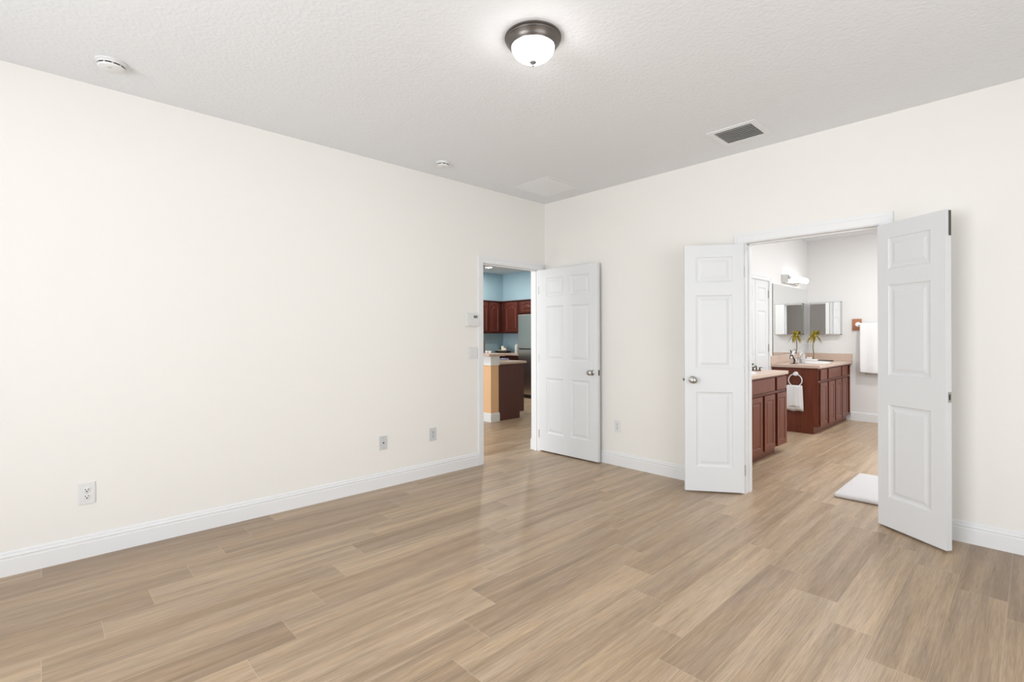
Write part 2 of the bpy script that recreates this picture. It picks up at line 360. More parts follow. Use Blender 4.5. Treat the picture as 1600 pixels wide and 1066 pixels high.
# ------------------------------------------------------------------ panelled slabs (doors, cabinet doors)
RINGS = [(0, 0), (.004, .005), (.016, .0085), (.026, .0085), (.046, .003)]
def slab(w_, h_, t_, panels, rings=RINGS, both=True, arch=0.0):
    """x 0..w, z 0..h, y -t/2..t/2; panels = (x0,x1,z0,z1)"""
    bm = bmesh.new()
    xs = sorted({0, w_, *[p[0] for p in panels], *[p[1] for p in panels]}); zs = sorted({0, h_, *[p[2] for p in panels], *[p[3] for p in panels]})
    def face(sgn):
        y = sgn * t_/2
        for i in range(len(xs)-1):
            for j in range(len(zs)-1):
                a, b, c, d = xs[i], xs[i+1], zs[j], zs[j+1]
                if any(abs(p[0]-a) < 1e-6 and abs(p[2]-c) < 1e-6 for p in panels) and (both or sgn < 0):
                    prev = None
                    for ins, dep in rings:
                        yy = y - sgn*dep
                        pts = [(a+ins, c+ins), (b-ins, c+ins), (b-ins, d-ins)]
                        n = 12 if arch > 0 else 1
                        for k in range(1, n):       # top edge, right to left, as an ogee arch
                            u = k/n; s = 1-abs(2*u-1); s = s*s*(3-2*s)
                            pts.append((b-ins + (a-b+2*ins)*u, d-ins - arch*(1-s)*min(1, (.5-abs(u-.5))*8)))
                        pts.append((a+ins, d-ins))
                        if arch > 0:                # drop the shoulders
                            pts[2] = (b-ins, d-ins-arch); pts[-1] = (a+ins, d-ins-arch)
                        loop = [bm.verts.new((px, yy, pz)) for px, pz in pts]
                        if prev is None:
                            if arch > 0:            # fill between the arch and the rail
                                tl = bm.verts.new((a, yy, d)); tr = bm.verts.new((b, yy, d))
                                bm.faces.new([tr] + [loop[2]] + loop[3:-1] + [loop[-1]] + [tl])
                        else:
                            m_ = len(loop)
                            for k in range(m_): bm.faces.new((prev[k], prev[(k+1) % m_], loop[(k+1) % m_], loop[k]))
                        prev = loop
                    bm.faces.new(prev)
                else: bm.faces.new([bm.verts.new(v) for v in ((a, y, c), (b, y, c), (b, y, d), (a, y, d))])
    face(-1); face(1)
    h = t_/2
    for q in (((0,-h,0),(w_,-h,0),(w_,h,0),(0,h,0)), ((0,-h,h_),(w_,-h,h_),(w_,h,h_),(0,h,h_)), ((0,-h,0),(0,h,0),(0,h,h_),(0,-h,h_)), ((w_,-h,0),(w_,h,0),(w_,h,h_),(w_,-h,h_))):
        bm.faces.new([bm.verts.new(v) for v in q])
    bmesh.ops.remove_doubles(bm, verts=bm.verts, dist=1e-5)
    return bm
def knob_bm(side=-1):
    b = lathe([(0, 0), (.031, 0), (.031, .004), (.027, .008), (.012, .011), (.010, .030), (.018, .036), (.026, .044), (.0285, .053), (.026, .062), (.016, .068), (0, .070)], 28)
    b.transform(Matrix.Rotation(R90 if side < 0 else -R90, 4, 'X')); return b
def knob_at(parent, x, z, t_, side):
    o = new_obj('door_knob', knob_bm(side), M_nickel, parent, True); o.location = (x, side*t_/2, z); o['label'] = 'round satin nickel knob'; return o
def hinges(parent, t_, side, zs=(.2, 1.05, 1.82)):
    for z in zs:
        b = tube([(0, 0, z-.045), (0, 0, z+.045)], .0045, 10); o = new_obj('hinge', b, M_nickel, parent, True); o.location = (-.006, side*(t_/2+.002), 0)

DZ = .014
ZP = [(.215, .835), (1.032, 1.635), (1.743, 1.95)]
def door_leaf(name, loc, rz, w_, t_, cols, label, hingeside):
    d = thing(name, loc, rz, label, None, None, 'structure')
    pn = [(c0, c1, z0-DZ, z1-DZ) for c0, c1 in cols for z0, z1 in ZP]
    lf = new_obj('door_panel', slab(w_, OH-.006-DZ, t_, pn), M_door, d)
    lf.location = (0, 0, DZ)
    hinges(d, t_, hingeside)
    return d
# kitchen door, swung back beside the right wall
T = .035
d1 = door_leaf('door_1', (.006, -.0835, 0), math.radians(.85), .805, T, [(.105, .352), (.452, .700)], 'six-panel white door standing open in the corner against the right wall', -1)
knob_at(d1, .735, .925, T, -1)
lp = new_obj('latch_plate', boxes((.805, .807, -.012, .012, .897, .953, .0006, 1)), M_darkmetal, d1)
# left bathroom leaf
a2 = math.atan2(-.264, -.379)
d2 = door_leaf('door_2', (2.232, -.026, 0), a2, .462, T, [(.088, .372)], 'three-panel white door leaf with a knob, left side of the bathroom doorway', 1)
knob_at(d2, .462-.063, .935, T, 1); knob_at(d2, .462-.063, .935, T, -1)
new_obj('latch_bolt', boxes((.462, .474, -.007, .007, .925, .945, .002, 1)), M_darkmetal, d2)
# right bathroom leaf
a3 = math.atan2(-.255, .377)
d3 = door_leaf('door_3', (3.146, -.026, 0), a3, .455, .040, [(.080, .365)], 'three-panel white door leaf with a metal strike on its edge, right side of the bathroom doorway', 1)
sb = boxes((.455, .4575, -.004, .017, .897, .960, .0006, 1)); new_obj('strike_plate', sb, M_nickel, d3)
new_obj('strike_hole', boxes((.4575, .4582, -.001, .010, .912, .945)), M_dark, d3)
fb = boxes((.455, .458, .002, .018, 1.895, OH-.010, .0006, 1)); o = new_obj('flush_bolt', fb, M_darkmetal, d3); o['label'] = 'dark metal flush bolt at the top of the door edge'
# closet leaves on the bathroom wall
for nm, y0, lb, kn in (('door_4', 3.097, 'right leaf of the white closet doors between the vanities', .39), ('door_5', 2.632, 'left leaf of the white closet doors between the vanities', .06)):
    dd = thing(nm, (1.318, y0, 0), -R90, lb, None, None, 'structure')
    lf = new_obj('door_panel', slab(.455, 2.03, T, [(.085, .37, z0-DZ, z1-DZ) for z0, z1 in ZP]), M_door, dd); lf.location = (0, 0, DZ)
    if nm == 'door_4':
        for z in (.25, 1.13, 1.87):
            h_ = new_obj('hinge', tube([(0, 0, z-.05), (0, 0, z+.05)], .007, 10), M_nickel, dd, True); h_.location = (-.002, T/2+.008, 0)

# ------------------------------------------------------------------ wall plates
def wall_plate(name, pos, nrm, wdt, hgt, label, cat, kind_, group=None, m=M_plate):
    """local: x across, z up, -y out of the wall"""
    rz = R90 if nrm == 'x+' else 0.0
    t = thing(name, pos, rz, label, cat, group)
    pl = bmesh.new(); box(pl, -wdt/2, wdt/2, -.006, -.0005, -hgt/2, hgt/2, .0022, 2)
    new_obj('cover_plate', pl, m, t)
    if kind_ == 'duplex':
        for s in (-1, 1):
            so = new_obj('socket', lathe([(0, -.0005), (.0165, -.0005), (.0165, .0015), (.0155, .002), (0, .002)], 24, Matrix.Translation((0, -.006, s*.0195)) @ Matrix.Rotation(R90, 4, 'X')), M_plate2 if m is M_plate2 else M_plate, t, True)
            sl = bmesh.new()
            for dx in (-.0064, .0064): box(sl, dx-.0018, dx+.0018, -.0085, -.0078, s*.0195+.001, s*.0195+.009)
            join(sl, lathe([(0, 0), (.0036, 0), (.0036, .0007), (0, .0007)], 12, Matrix.Translation((0, -.0078, s*.0195-.007)) @ Matrix.Rotation(R90, 4, 'X')))
            new_obj('slots', sl, M_dark, so)
        new_obj('screw', lathe([(0, 0), (.003, 0), (.003, .001), (0, .0015)], 10, Matrix.Translation((0, -.006, 0)) @ Matrix.Rotation(R90, 4, 'X')), M_nickel, t, True)
    if kind_ == 'coax':
        new_obj('connector', lathe([(0, 0), (.0065, 0), (.0055, .006), (.0045, .010), (0, .010)], 12, Matrix.Translation((0, -.006, 0)) @ Matrix.Rotation(R90, 4, 'X')), M_darkmetal, t, True)
        for s in (-1, 1): new_obj('screw', lathe([(0, 0), (.003, 0), (.003, .001), (0, .0015)], 10, Matrix.Translation((0, -.006, s*.042)) @ Matrix.Rotation(R90, 4, 'X')), M_nickel, t, True)
    if kind_ == 'switch':
        for s in (-1, 1):
            b = boxes((s*.023-.0165, s*.023+.0165, -.010, -.0055, -.033, .033, .0015, 2)); new_obj('rocker', b, M_plate, t)
    return t
wall_plate('wall_outlet', (0, -4.006, .378), 'x+', .078, .128, 'white duplex outlet on the left wall nearest the camera, black slots showing', 'outlet', 'duplex', m=M_plate)
wall_plate('cable_outlet', (0, -2.061, .386), 'x+', .072, .118, 'grey-white plate with one dark cable connector low on the left wall', 'cable outlet', 'coax', m=M_plate2)
wall_plate('wall_outlet', (0, -1.548, .389), 'x+', .074, .120, 'grey-white outlet on the left wall nearest the kitchen doorway', 'outlet', 'duplex', m=M_plate2)
wall_plate('wall_outlet', (.986, 0, .395), 'y-', .072, .120, 'white outlet low on the right wall between the open doors', 'outlet', 'duplex', m=M_plate)
wall_plate('light_switch', (0, -1.060, 1.134), 'x+', .116, .118, 'white two-rocker light switch below the thermostat', 'light switch', 'switch')
th = thing('thermostat', (0, -1.075, 1.466), R90, 'white wall thermostat with a small grey display left of the kitchen doorway', 'thermostat')
new_obj('housing', boxes((-.086, .086, -.026, -.001, -.064, .064, .005, 2)), M_plate, th)
new_obj('display', boxes((.004, .052, -.0272, -.0255, .018, .044)), M_screen, th)
new_obj('cover_door', boxes((-.078, .078, -.0285, -.0255, -.056, .006, .001, 1)), M_plate, th)

# ------------------------------------------------------------------ ceiling things
# flush dome light
fx = thing('ceiling_light', (2.130, -2.393, H), 0, 'round flush ceiling light with dark bronze rim and glowing frosted glass dome', 'ceiling light')
new_obj('rim', lathe([(0, 0), (.140, 0), (.1425, -.003), (.1425, -.009), (.136, -.012), (.134, -.020), (.136, -.024), (.131, -.030), (.122, -.040), (.120, -.046), (.116, -.049), (.113, -.055), (.107, -.055), (.107, -.045), (0, -.045)], 72), M_bronze, fx, True)
prof = [(.108 * math.cos(a), -.050 - .072*math.sin(a)) for a in [math.radians(x) for x in range(0, 85, 6)]] + [(0, -.122)]
new_obj('glass_dome', lathe(prof, 64), M_glow, fx, True)
new_obj('finial', lathe([(0, -.118), (.014, -.121), (.0185, -.126), (.014, -.132), (.006, -.135), (.0055, -.143), (.004, -.147), (0, -.148)], 24), M_finial, fx, True)

def detector(name, x, y, r, label, n, col=M_plate):
    t = thing(name, (x, y, H), 0, label, 'smoke detector')
    new_obj('mounting_base', lathe([(0, 0), (r, 0), (r, -.008), (r*.95, -.010), (0, -.010)], 48), col, t, True)
    new_obj('housing', lathe([(0, -.010), (r*.90, -.010), (r*.88, -.018), (r*.80, -.0185), (r*.80, -.0255), (r*.86, -.026), (r*.80, -.034), (r*.6, -.040), (0, -.042)], 48), col, t, True)
    sl = bmesh.new()
    for k in range(n):
        a0 = 2*math.pi*(k+.12)/n; a1 = 2*math.pi*(k+.88)/n
        pts = [a0 + (a1-a0)*i/6 for i in range(7)]
        for p, q in zip(pts, pts[1:]):
            R_ = r*.835
            v = [(R_*math.cos(p), R_*math.sin(p), -.0186), (R_*math.cos(q), R_*math.sin(q), -.0186), (R_*math.cos(q), R_*math.sin(q), -.0254), (R_*math.cos(p), R_*math.sin(p), -.0254)]
            sl.faces.new([sl.verts.new(c) for c in v])
    new_obj('slots', sl, M_dark, t)
    new_obj('test_button', lathe([(0, -.036), (.011, -.036), (.010, -.0425), (0, -.043)], 20, Matrix.Translation((r*.45, -r*.15, 0))), M_plate2, t, True)
    return t
detector('smoke_detector', .379, -3.917, .073, 'round white smoke detector on the ceiling above the nearest outlet', 10)
detector('smoke_detector', .334, -1.661, .060, 'smaller round white detector on the ceiling closer to the corner', 8)

M_ventw2 = mat('pale_grille_enamel', (.80, .81, .82), .5)
def vent(name, x0, x1, y0, y1, border, n, label, m, depth, ang, back):
    t = thing(name, ((x0+x1)/2, (y0+y1)/2, H), 0, label, 'air vent')
    w2, l2 = (x1-x0)/2, (y1-y0)/2; o2, p2 = w2+border, l2+border
    b = bmesh.new()
    for a in ((-o2, o2, -p2, -l2), (-o2, o2, l2, p2), (-o2, -w2, -l2, l2), (w2, o2, -l2, l2)): box(b, a[0], a[1], a[2], a[3], -.006, 0, .002, 1)
    new_obj('frame', b, M_ventw2, t)
    new_obj('duct_opening', boxes((-w2, w2, -l2, l2, -.0012, -.0002)), back, t)
    for k in range(n):
        yc = -l2 + (k+.5)*2*l2/n
        s = bmesh.new(); box(s, -w2, w2, -depth/2, depth/2, -.0006, .0006)
        s.transform(Matrix.Translation((0, yc, -.0062)) @ Matrix.Rotation(ang, 4, 'X')); new_obj('slat', s, m, t)
    return t
M_ventgrey = mat('grey_duct', (.20, .195, .19), .8)
M_ventw = mat('vent_enamel', (.62, .615, .605), .45)
vent('supply_vent', 2.225, 2.488, -.540, -.283, .045, 8, 'square white ceiling register with dark angled louvers above the bathroom doors', M_ventw, .021, math.radians(40), M_ventgrey)
M_ventlight = mat('pale_duct_backing', (.72, .72, .71), .8)  # duct backing coloured pale to brighten the return grille
vent('return_vent', .262, .690, -.700, -.250, .026, 24, 'large white return-air grille flush in the ceiling near the corner', M_ventw2, .0165, math.radians(-23), M_ventlight)

# ------------------------------------------------------------------ cabinets
CR = [(0, 0), (.004, .004), (.010, .0055), (.016, .0055), (.030, .002)]
CRK = [(0, 0), (.005, .007), (.012, .0095), (.024, .0095), (.050, .002)]
def cab_door(parent, name, x, z, w_, h_, m, arch=0.0, frame=.05, panel=True, y=0.0):
    pn = [(frame, w_-frame, frame, h_-frame)] if panel else []
    b = slab(w_, h_, .019, pn, CR if arch == 0 else CRK, both=False, arch=arch) if panel else boxes((0, w_, -.0095, .0095, 0, h_, .004, 2))
    if panel: pass
    o = new_obj(name, b, m, parent); o.location = (x, y-.0095, z); return o
def vanity(name, y0, y1, xf, drawers, doors, label, mwood, endpanel=True):
    """runs along y on the bathroom's left wall; local x = world +y, local -y = world +x"""
    t = thing(name, (xf, y0, 0), R90, label, 'bathroom vanity')
    L_ = y1-y0; D = xf-1.345
    new_obj('cabinet_body', boxes((.018, L_-.018, .06, D, .095, .865)), mwood, t)
    for e0 in (0, L_-.018): new_obj('side_panel', boxes((e0, e0+.018, .0, D, .095, .865, .001, 1)), mwood, t)
    new_obj('toe_kick', boxes((.0, L_-(.18 if y0 < 1 else 0), .055, D-.02, .0, .095)), mwood, t)
    fr = bmesh.new(); box(fr, .018, L_-.018, 0, .012, .095, .125); box(fr, .018, L_-.018, 0, .012, .675, .70); box(fr, .018, L_-.018, 0, .012, .845, .865); box(fr, .018, L_-.018, .012, .06, .095, .11)
    new_obj('face_frame', fr, mwood, t)
    for a, b in drawers: cab_door(t, 'drawer_front', a-y0, .708, b-a, .138, mwood, panel=False)
    for a, b in doors: cab_door(t, 'cabinet_door', a-y0, .10, b-a, .572, mwood, frame=.052)
    return t
vanity('bathroom_vanity', .135, 1.885, 1.937, [(.16, .76), (.80, 1.51), (1.572, 1.87)], [(.16, .46), (.49, .79), (.835, 1.155), (1.215, 1.512), (1.585, 1.87)],
       'cherry wood bathroom vanity nearest the doorway, partly behind the left door leaf', M_cherry)
vanity('bathroom_vanity', 3.16, 4.785, 1.925, [(3.215, 3.50), (3.575, 4.20), (4.27, 4.56)], [(3.20, 3.51), (3.585, 3.87), (3.925, 4.225), (4.27, 4.56)],
       'cherry wood vanity against the far bathroom wall with a towel ring on its side', M_cherry)
def counter(name, y0, y1, xe, sink, label, bs):
    t = thing(name, (1.345, y0, .867), 0, label, 'countertop')
    b = bmesh.new(); box(b, 0, xe-1.345, 0, y1-y0, 0, .038, .006, 2)
    top = new_obj('worktop', b, M_counter, t)
    b = bmesh.new(); box(b, 0, .018, 0, y1-y0, .038, .150, .003, 1)
    if bs: box(b, .018, xe-1.345, y1-y0-.018, y1-y0, .038, .150, .003, 1)
    new_obj('backsplash', b, M_counter, t)
    sx, sy, ra, rb = sink
    prof = [(rb+.022, .0), (rb+.020, .010), (rb+.008, .013), (rb-.004, .010), (rb-.02, .0045), (rb*.7, .0025), (rb*.4, .0015), (0, .001)]
    bb = lathe(prof, 48, None, 1.0); bb.transform(Matrix.Translation((sx-1.345, sy-y0, .0385)) @ Matrix.Diagonal((ra/rb, 1, 1, 1)))
    s = new_obj('sink_basin', bb, M_ceramic, t, True); s['label'] = 'white oval sink rim set in the counter'
    return t
counter('vanity_countertop', .135, 1.895, 1.968, (1.67, 1.12, .20, .25), 'tan speckled countertop of the nearer vanity with a white sink', False)
counter('vanity_countertop', 3.13, 4.797, 1.955, (1.66, 3.95, .19, .26), 'tan speckled countertop of the farther vanity with backsplash and white sink', True)

# mirror over the far vanity, medicine cabinet
mr = new_obj('wall_mirror', boxes((1.3405, 1.347, 3.245, 4.793, 1.022, 2.030)), M_mirror)
tag(mr, 'large frameless mirror on the wall above the farther vanity', 'mirror')
mc = thing('medicine_cabinet', (1.612, 4.80, 1.566), 0, 'square mirrored medicine cabinet on the far bathroom wall', 'medicine cabinet')
new_obj('cabinet_box', boxes((-.205, .205, -.075, -.001, -.25, .25, .002, 1)), M_white, mc)
new_obj('mirror_door', boxes((-.203, .203, -.082, -.0755, -.248, .248, .001, 1)), M_mirror, mc)
fb_ = bmesh.new()
for a in ((-.21, -.202, -.252, .252), (.202, .21, -.252, .252), (-.21, .21, .245, .253), (-.21, .21, -.253, -.245)): box(fb_, a[0], a[1], -.085, -.001, a[2], a[3])
new_obj('frame', fb_, M_chrome, mc)

new_obj('edge_strip', boxes((1.3405, 1.3485, 3.2385, 3.2448, 1.022, 2.030)), M_darkmetal, mr)
# vanity light
vl = thing('vanity_light', (1.341, 4.0, 2.125), R90, 'chrome wall light with a glowing white tube above the mirror', 'wall light')
new_obj('wall_plate', boxes((-.38, .30, -.025, 0, -.058, -.012, .003, 1)), M_chrome, vl)
new_obj('end_bracket', boxes((-.40, -.38, -.09, 0, -.058, .058, .002, 1)), M_chrome, vl)
new_obj('tube_socket', tube([(-.375, -.085, .016), (-.30, -.085, .016)], .030, 20), M_chrome, vl, True)
b = tube([(-.30 + .72*i/14, -.085, .016) for i in range(15)], .044, 24)
new_obj('glass_tube', b, M_tube, vl, True)
new_obj('arm', tube([(.10, -.02, -.035), (.12, -.06, -.035), (.14, -.085, -.025)], .016, 12), M_chrome, vl, True)

# ---- towels
def cloth(parent, name, path, wdt, m, thick=.008, fold=.006, nfold=3.0, seed=0, axis='x', flare=0.0):
    """path of (out, z) points; width along local x; out along local -y"""
    bm = bmesh.new(); nx = 28; rnd = random.Random(seed); ph = rnd.random()*6
    rows = []
    tot = len(path)
    for j, (o_, z_) in enumerate(path):
        amt = abs(path[tot//2][1]-z_) / max(.01, abs(path[tot//2][1]-path[-1][1]))
        row = []
        for i in range(nx+1):
            u = i/nx; x = (u-.5)*wdt*(1+flare*amt)
            row.append(bm.verts.new((x, -(o_ + fold*amt*math.sin(u*math.pi*2*nfold+ph) + .4*fold*amt*math.sin(u*17+ph)), z_ + .006*amt*math.sin(u*9+ph))))
        rows.append(row)
    for a, b_ in zip(rows, rows[1:]):
        for i in range(nx): bm.faces.new((a[i], a[i+1], b_[i+1], b_[i]))
    o = new_obj(name, bm, m, parent, True)
    so = o.modifiers.new('Solidify', 'SOLIDIFY'); so.thickness = thick; so.offset = 0
    sd = o.modifiers.new('Subdivision', 'SUBSURF'); sd.levels = 1; sd.render_levels = 1
    return o
# towel bar with wood block
tb = thing('towel_bar', (2.30, 4.80, 1.462), 0, 'towel bar with a square reddish wood block behind its white post, far bathroom wall', 'towel bar')
new_obj('mounting_block', boxes((-.345, -.225, -.022, -.001, -.09, .085, .004, 2)), M_oak, tb)
new_obj('mounting_block', boxes((.325, .445, -.022, -.001, -.09, .085, .004, 2)), M_oak, tb)
for x in (-.268, .37):
    new_obj('post', lathe([(0, .022), (.036, .022), (.036, .027), (.026, .033), (.016, .040), (.016, .080), (.022, .084), (.022, .096), (0, .100)], 28, Matrix.Translation((x, 0, 0)) @ Matrix.Rotation(R90, 4, 'X')), M_ceramic, tb, True)
new_obj('bar', tube([(-.268, -.088, 0), (.37, -.088, 0)], .010, 16), M_ceramic, tb, True)
tw = thing('bath_towel', (2.30, 4.80, 1.462), 0, 'white bath towel folded over the bar on the far bathroom wall', 'towel')
zb = [(.062, -.70), (.062, -.5), (.064, -.3), (.068, -.1), (.072, 0), (.088, .020), (.106, 0), (.110, -.1), (.114, -.3), (.116, -.5), (.116, -.70), (.114, -.725)]
cloth(tw, 'towel_layer', zb, .46, M_towel, .016, .004, 2.5, 3)
zb2 = [(.082, -.745), (.082, -.5), (.084, -.2), (.088, .002), (.093, -.2), (.098, -.5), (.098, -.748)]
o = cloth(tw, 'inner_towel_layer', zb2, .40, M_towel, .010, .003, 2, 5); o.location.x = .025
# towel ring on the far vanity's side panel
tr = thing('towel_ring', (1.664, 3.158, .785), 0, 'white towel ring fixed to the side of the farther vanity', 'towel ring')
new_obj('post', lathe([(0, .001), (.030, .001), (.030, .006), (.022, .012), (.013, .018), (.013, .040), (.022, .043), (.022, .052), (0, .056)], 28, Matrix.Rotation(R90, 4, 'X')), M_ceramic, tr, True)
new_obj('ring', tube([(.082*math.sin(2*math.pi*k/40), -.034, -.085 + .082*math.cos(2*math.pi*k/40)) for k in range(40)], .0065, 12, True), M_ceramic, tr, True)
ht = thing('hand_towel', (1.660, 3.158, .785), 0, 'white hand towel hanging from the ring on the farther vanity', 'towel')
hp = [(.030, -.50), (.028, -.35), (.024, -.25), (.022, -.175), (.034, -.145), (.048, -.175), (.054, -.25), (.058, -.35), (.060, -.48)]
cloth(ht, 'towel_layer', hp, .175, M_towel, .012, .007, 1.5, 8, flare=.15)
hp2 = [(.066, -.16), (.068, -.25), (.071, -.33), (.072, -.44)]
o = cloth(ht, 'front_fold', [(.050, -.158)] + hp2, .155, M_towel, .010, .006, 1.2, 12, flare=.12); o.location.x = -.012

# bath mat
bm_ = bmesh.new(); box(bm_, 2.758, 3.32, .415, 1.26, 0.002, .036, .016, 4)
bmesh.ops.subdivide_edges(bm_, edges=[e for e in bm_.edges if e.calc_length() > .3], cuts=14, use_grid_fill=True)
for v in bm_.verts:
    if v.co.z > .02: v.co.z += random.uniform(-.0015, .0015)
bmat = new_obj('bath_mat', bm_, M_mat, None, True); tag(bmat, 'thick white plush mat on the bathroom floor behind the right door leaf', 'bath mat')

# ---- things on the far vanity counter (top at z = .905)
CZ = .9055
# dark-stemmed makeup mirror
mk = thing('makeup_mirror', (1.555, 3.42, CZ), 0, 'small round mirror tilted on a black wire stand on the farther vanity counter', 'mirror')
new_obj('base', lathe([(0, 0), (.050, 0), (.050, .004), (.012, .008), (0, .008)], 32), M_black, mk, True)
new_obj('stand', tube([(.012, 0, .005), (.008, 0, .05), (-.012, 0, .11), (-.04, 0, .19)], .0075, 10), M_black, mk, True)
new_obj('stand', tube([(-.005, 0, .005), (.022, 0, .05), (.0, 0, .085)], .007, 10), M_black, mk, True)
b = lathe([(0, -.004), (.068, -.004), (.072, 0), (.068, .004), (0, .004)], 40); b.transform(Matrix.Translation((-.012, 0, .135)) @ Matrix.Rotation(math.radians(-68), 4, 'Y')); new_obj('mirror_disc', b, M_mirror, mk, True)
b = tube([(.072*math.cos(2*math.pi*k/36), .072*math.sin(2*math.pi*k/36), 0) for k in range(36)], .0045, 8, True); b.transform(Matrix.Translation((-.012, 0, .135)) @ Matrix.Rotation(math.radians(-68), 4, 'Y')); new_obj('rim', b, M_darkmetal, mk, True)
# soap pump
sp = thing('soap_bottle', (1.612, 3.60, CZ), 0, 'clear soap bottle with a pump on the farther counter', 'soap bottle')
new_obj('bottle', lathe([(0, .001), (.034, .001), (.036, .01), (.036, .12), (.030, .145), (.014, .155), (.014, .165), (0, .165)], 32), M_clear, sp, True)
new_obj('liquid', lathe([(0, .004), (.031, .004), (.032, .012), (.032, .075), (0, .075)], 32), M_ceramic, sp, True)
new_obj('pump', tube([(0, 0, .165), (0, 0, .215), (-.008, .0, .222), (-.045, 0, .218)], .005, 8), M_clear, sp, True)
# faucet
def faucet(loc, rz, label, hm, sc=1.0):
    t = thing('faucet', loc, rz, label, 'faucet'); t.scale = (sc, sc, sc)
    new_obj('base', boxes((-.08, .08, -.024, .024, 0, .014, .006, 2)), hm, t)
    new_obj('spout', tube([(0, 0, .01), (0, 0, .06), (0, -.02, .085), (0, -.07, .082), (0, -.11, .062)], .012, 12), hm, t, True)
    for s in (-1, 1):
        h_ = new_obj('handle', lathe([(0, .012), (.018, .012), (.015, .03), (.010, .042), (.016, .052), (.014, .062), (0, .066)], 20), hm, t, True); h_.location.x = s*.058
        new_obj('lever', tube([(0, 0, .055), (s*.02, -.005, .062), (s*.050, -.012, .060)], .006, 8), hm, h_, True)
    return t
faucet((1.43, 3.97, CZ), R90, 'chrome two-handle faucet against the mirror behind the farther sink', M_chrome, .75)
faucet((1.72, 1.63, CZ), 0, 'dark metal two-handle faucet at the far end of the nearer counter', M_darkmetal, .62)
# soap dish and dark tray
sd_ = thing('soap_dish', (1.475, 4.46, CZ), 0, 'white soap dish stacked on the back of the farther counter', 'soap dish')
new_obj('dish', boxes((-.10, .10, -.055, .055, 0, .030, .010, 3)), M_ceramic, sd_)
new_obj('soap', boxes((-.05, .02, -.03, .03, .0305, .055, .012, 3)), M_ceramic, sd_)
ty = new_obj('vanity_tray', lathe([(0, .001), (.105, .001), (.115, .012), (.112, .014), (.100, .006), (0, .005)], 40, Matrix.Translation((1.66, 4.52, CZ)), .62), M_darkmetal, None, True)
tag(ty, 'flat dark oval tray on the farther counter beside the white soap dish', 'tray')
# palm-like plant
pt = thing('artificial_palm', (1.468, 4.64, CZ), 0, 'olive-yellow artificial palm with a thin stem in the corner of the farther counter', 'plant')
new_obj('base', lathe([(0, 0), (.028, 0), (.026, .028), (.014, .034), (0, .034)], 20), M_stem, pt, True)
new_obj('stem', tube([(0, 0, .02), (.006, 0, .10), (-.006, 0, .2), (.0, 0, .3), (.012, 0, .40)], .0085, 10, taper=.7), M_stem, pt, True)
def blade(L_, w_, ang, lift, droop):
    b = bmesh.new(); n = 9; rows = []
    for i in range(n+1):
        u = i/n; r = L_*u*math.cos(lift)*(1-.1*u*u); z = L_*(u*math.sin(lift) - droop*u*u)
        ww = w_*max(.04, math.sin(math.pi*min(1, u*.92+.10))**.8)
        rows.append([b.verts.new((r, s*ww/2, z + (0 if s else -.006*(1-u)))) for s in (-1, 0, 1)] + [b.verts.new((r, 0, z+.007*(1-u)+.001))])
    for p, q in zip(rows, rows[1:]):
        for k, l in ((0, 1), (1, 2), (2, 3), (3, 0)): b.faces.new((p[k], p[l], q[l], q[k]))
    b.faces.new(rows[0][::-1]); b.faces.new(rows[-1]); b.transform(Matrix.Rotation(ang, 4, 'Z')); return b
rnd = random.Random(5)
for k in range(16):
    lv = [(.135, -.15, .85), (.125, .35, .6), (.105, .9, .1)][k % 3]
    l_ = new_obj('leaf', blade(lv[0], .038, k*2.399, lv[1], lv[2]), M_leafy, pt, True); l_.location = (.012, 0, .398)

# small potted plant by the near sink
pp = thing('potted_plant', (1.632, 1.74, CZ), 0, 'tiny green plant in a white pot on the nearer counter', 'plant')
new_obj('pot', lathe([(0, 0), (.026, 0), (.036, .055), (.033, .056), (.030, .048), (0, .046)], 24), M_ceramic, pp, True)
for k in range(12):
    l_ = new_obj('leaf', blade(.05, .018, k*2.399, .5+.6*(k % 2), .3), M_green, pp, True); l_.location = (0, 0, .048)

# ------------------------------------------------------------------ kitchen
# peninsula: half wall, raised bar, cabinet, lower counter
hw = wall('wall_half', M_peach, 'x', -3.9, -1.80, .745, .905, 0, .998, (), 'peach half wall at the end of the kitchen peninsula')
b = bmesh.new(); box(b, -3.9, -1.786, .731, .745, .858, .998); box(b, -1.80, -1.786, .745, .915, .858, .998)
struct('trim_half_wall', b, M_white, 'white band under the raised bar top')
baseboard('baseboard_half_wall', [((-3.9, .745), (-1.786, .745), (0, -1)), ((-1.80, .745), (-1.80, .915), (1, 0))], 'white baseboard around the peach half wall')
bt = bmesh.new(); box(bt, -3.9, -1.74, .66, 1.00, .999, 1.036, .006, 2)
o = new_obj('bar_countertop', bt, M_counter); tag(o, 'raised tan bar top on the peach half wall', 'countertop')
pc = thing('peninsula_cabinet', (-1.80, .915, 0), R90, 'dark brown peninsula cabinet end with a notched toe kick', 'kitchen cabinet')
e = bmesh.new()
pr = [(0, 0), (.44, 0), (.44, .10), (.535, .10), (.535, .868), (0, .868)]
A = [e.verts.new((x, 0, z)) for x, z in pr]; B = [e.verts.new((x, .018, z)) for x, z in pr]
for i in range(6): e.faces.new((A[i], A[(i+1) % 6], B[(i+1) % 6], B[i]))
e.faces.new(A); e.faces.new(B[::-1]); new_obj('end_panel', e, M_endp, pc)
new_obj('cabinet_body', boxes((.001, .53, .0185, 2.05, .10, .866)), M_cherrydark, pc)
new_obj('toe_kick', boxes((.001, .44, .0185, 2.05, 0, .0995)), M_cherrydark, pc)
for k in range(4):
    cdr = cab_door(pc, 'cabinet_door', 0, 0, .46, .56, M_cherrydark); cdr.rotation_euler = (0, 0, R90); cdr.location = (.54, .04 + k*.5, .11)
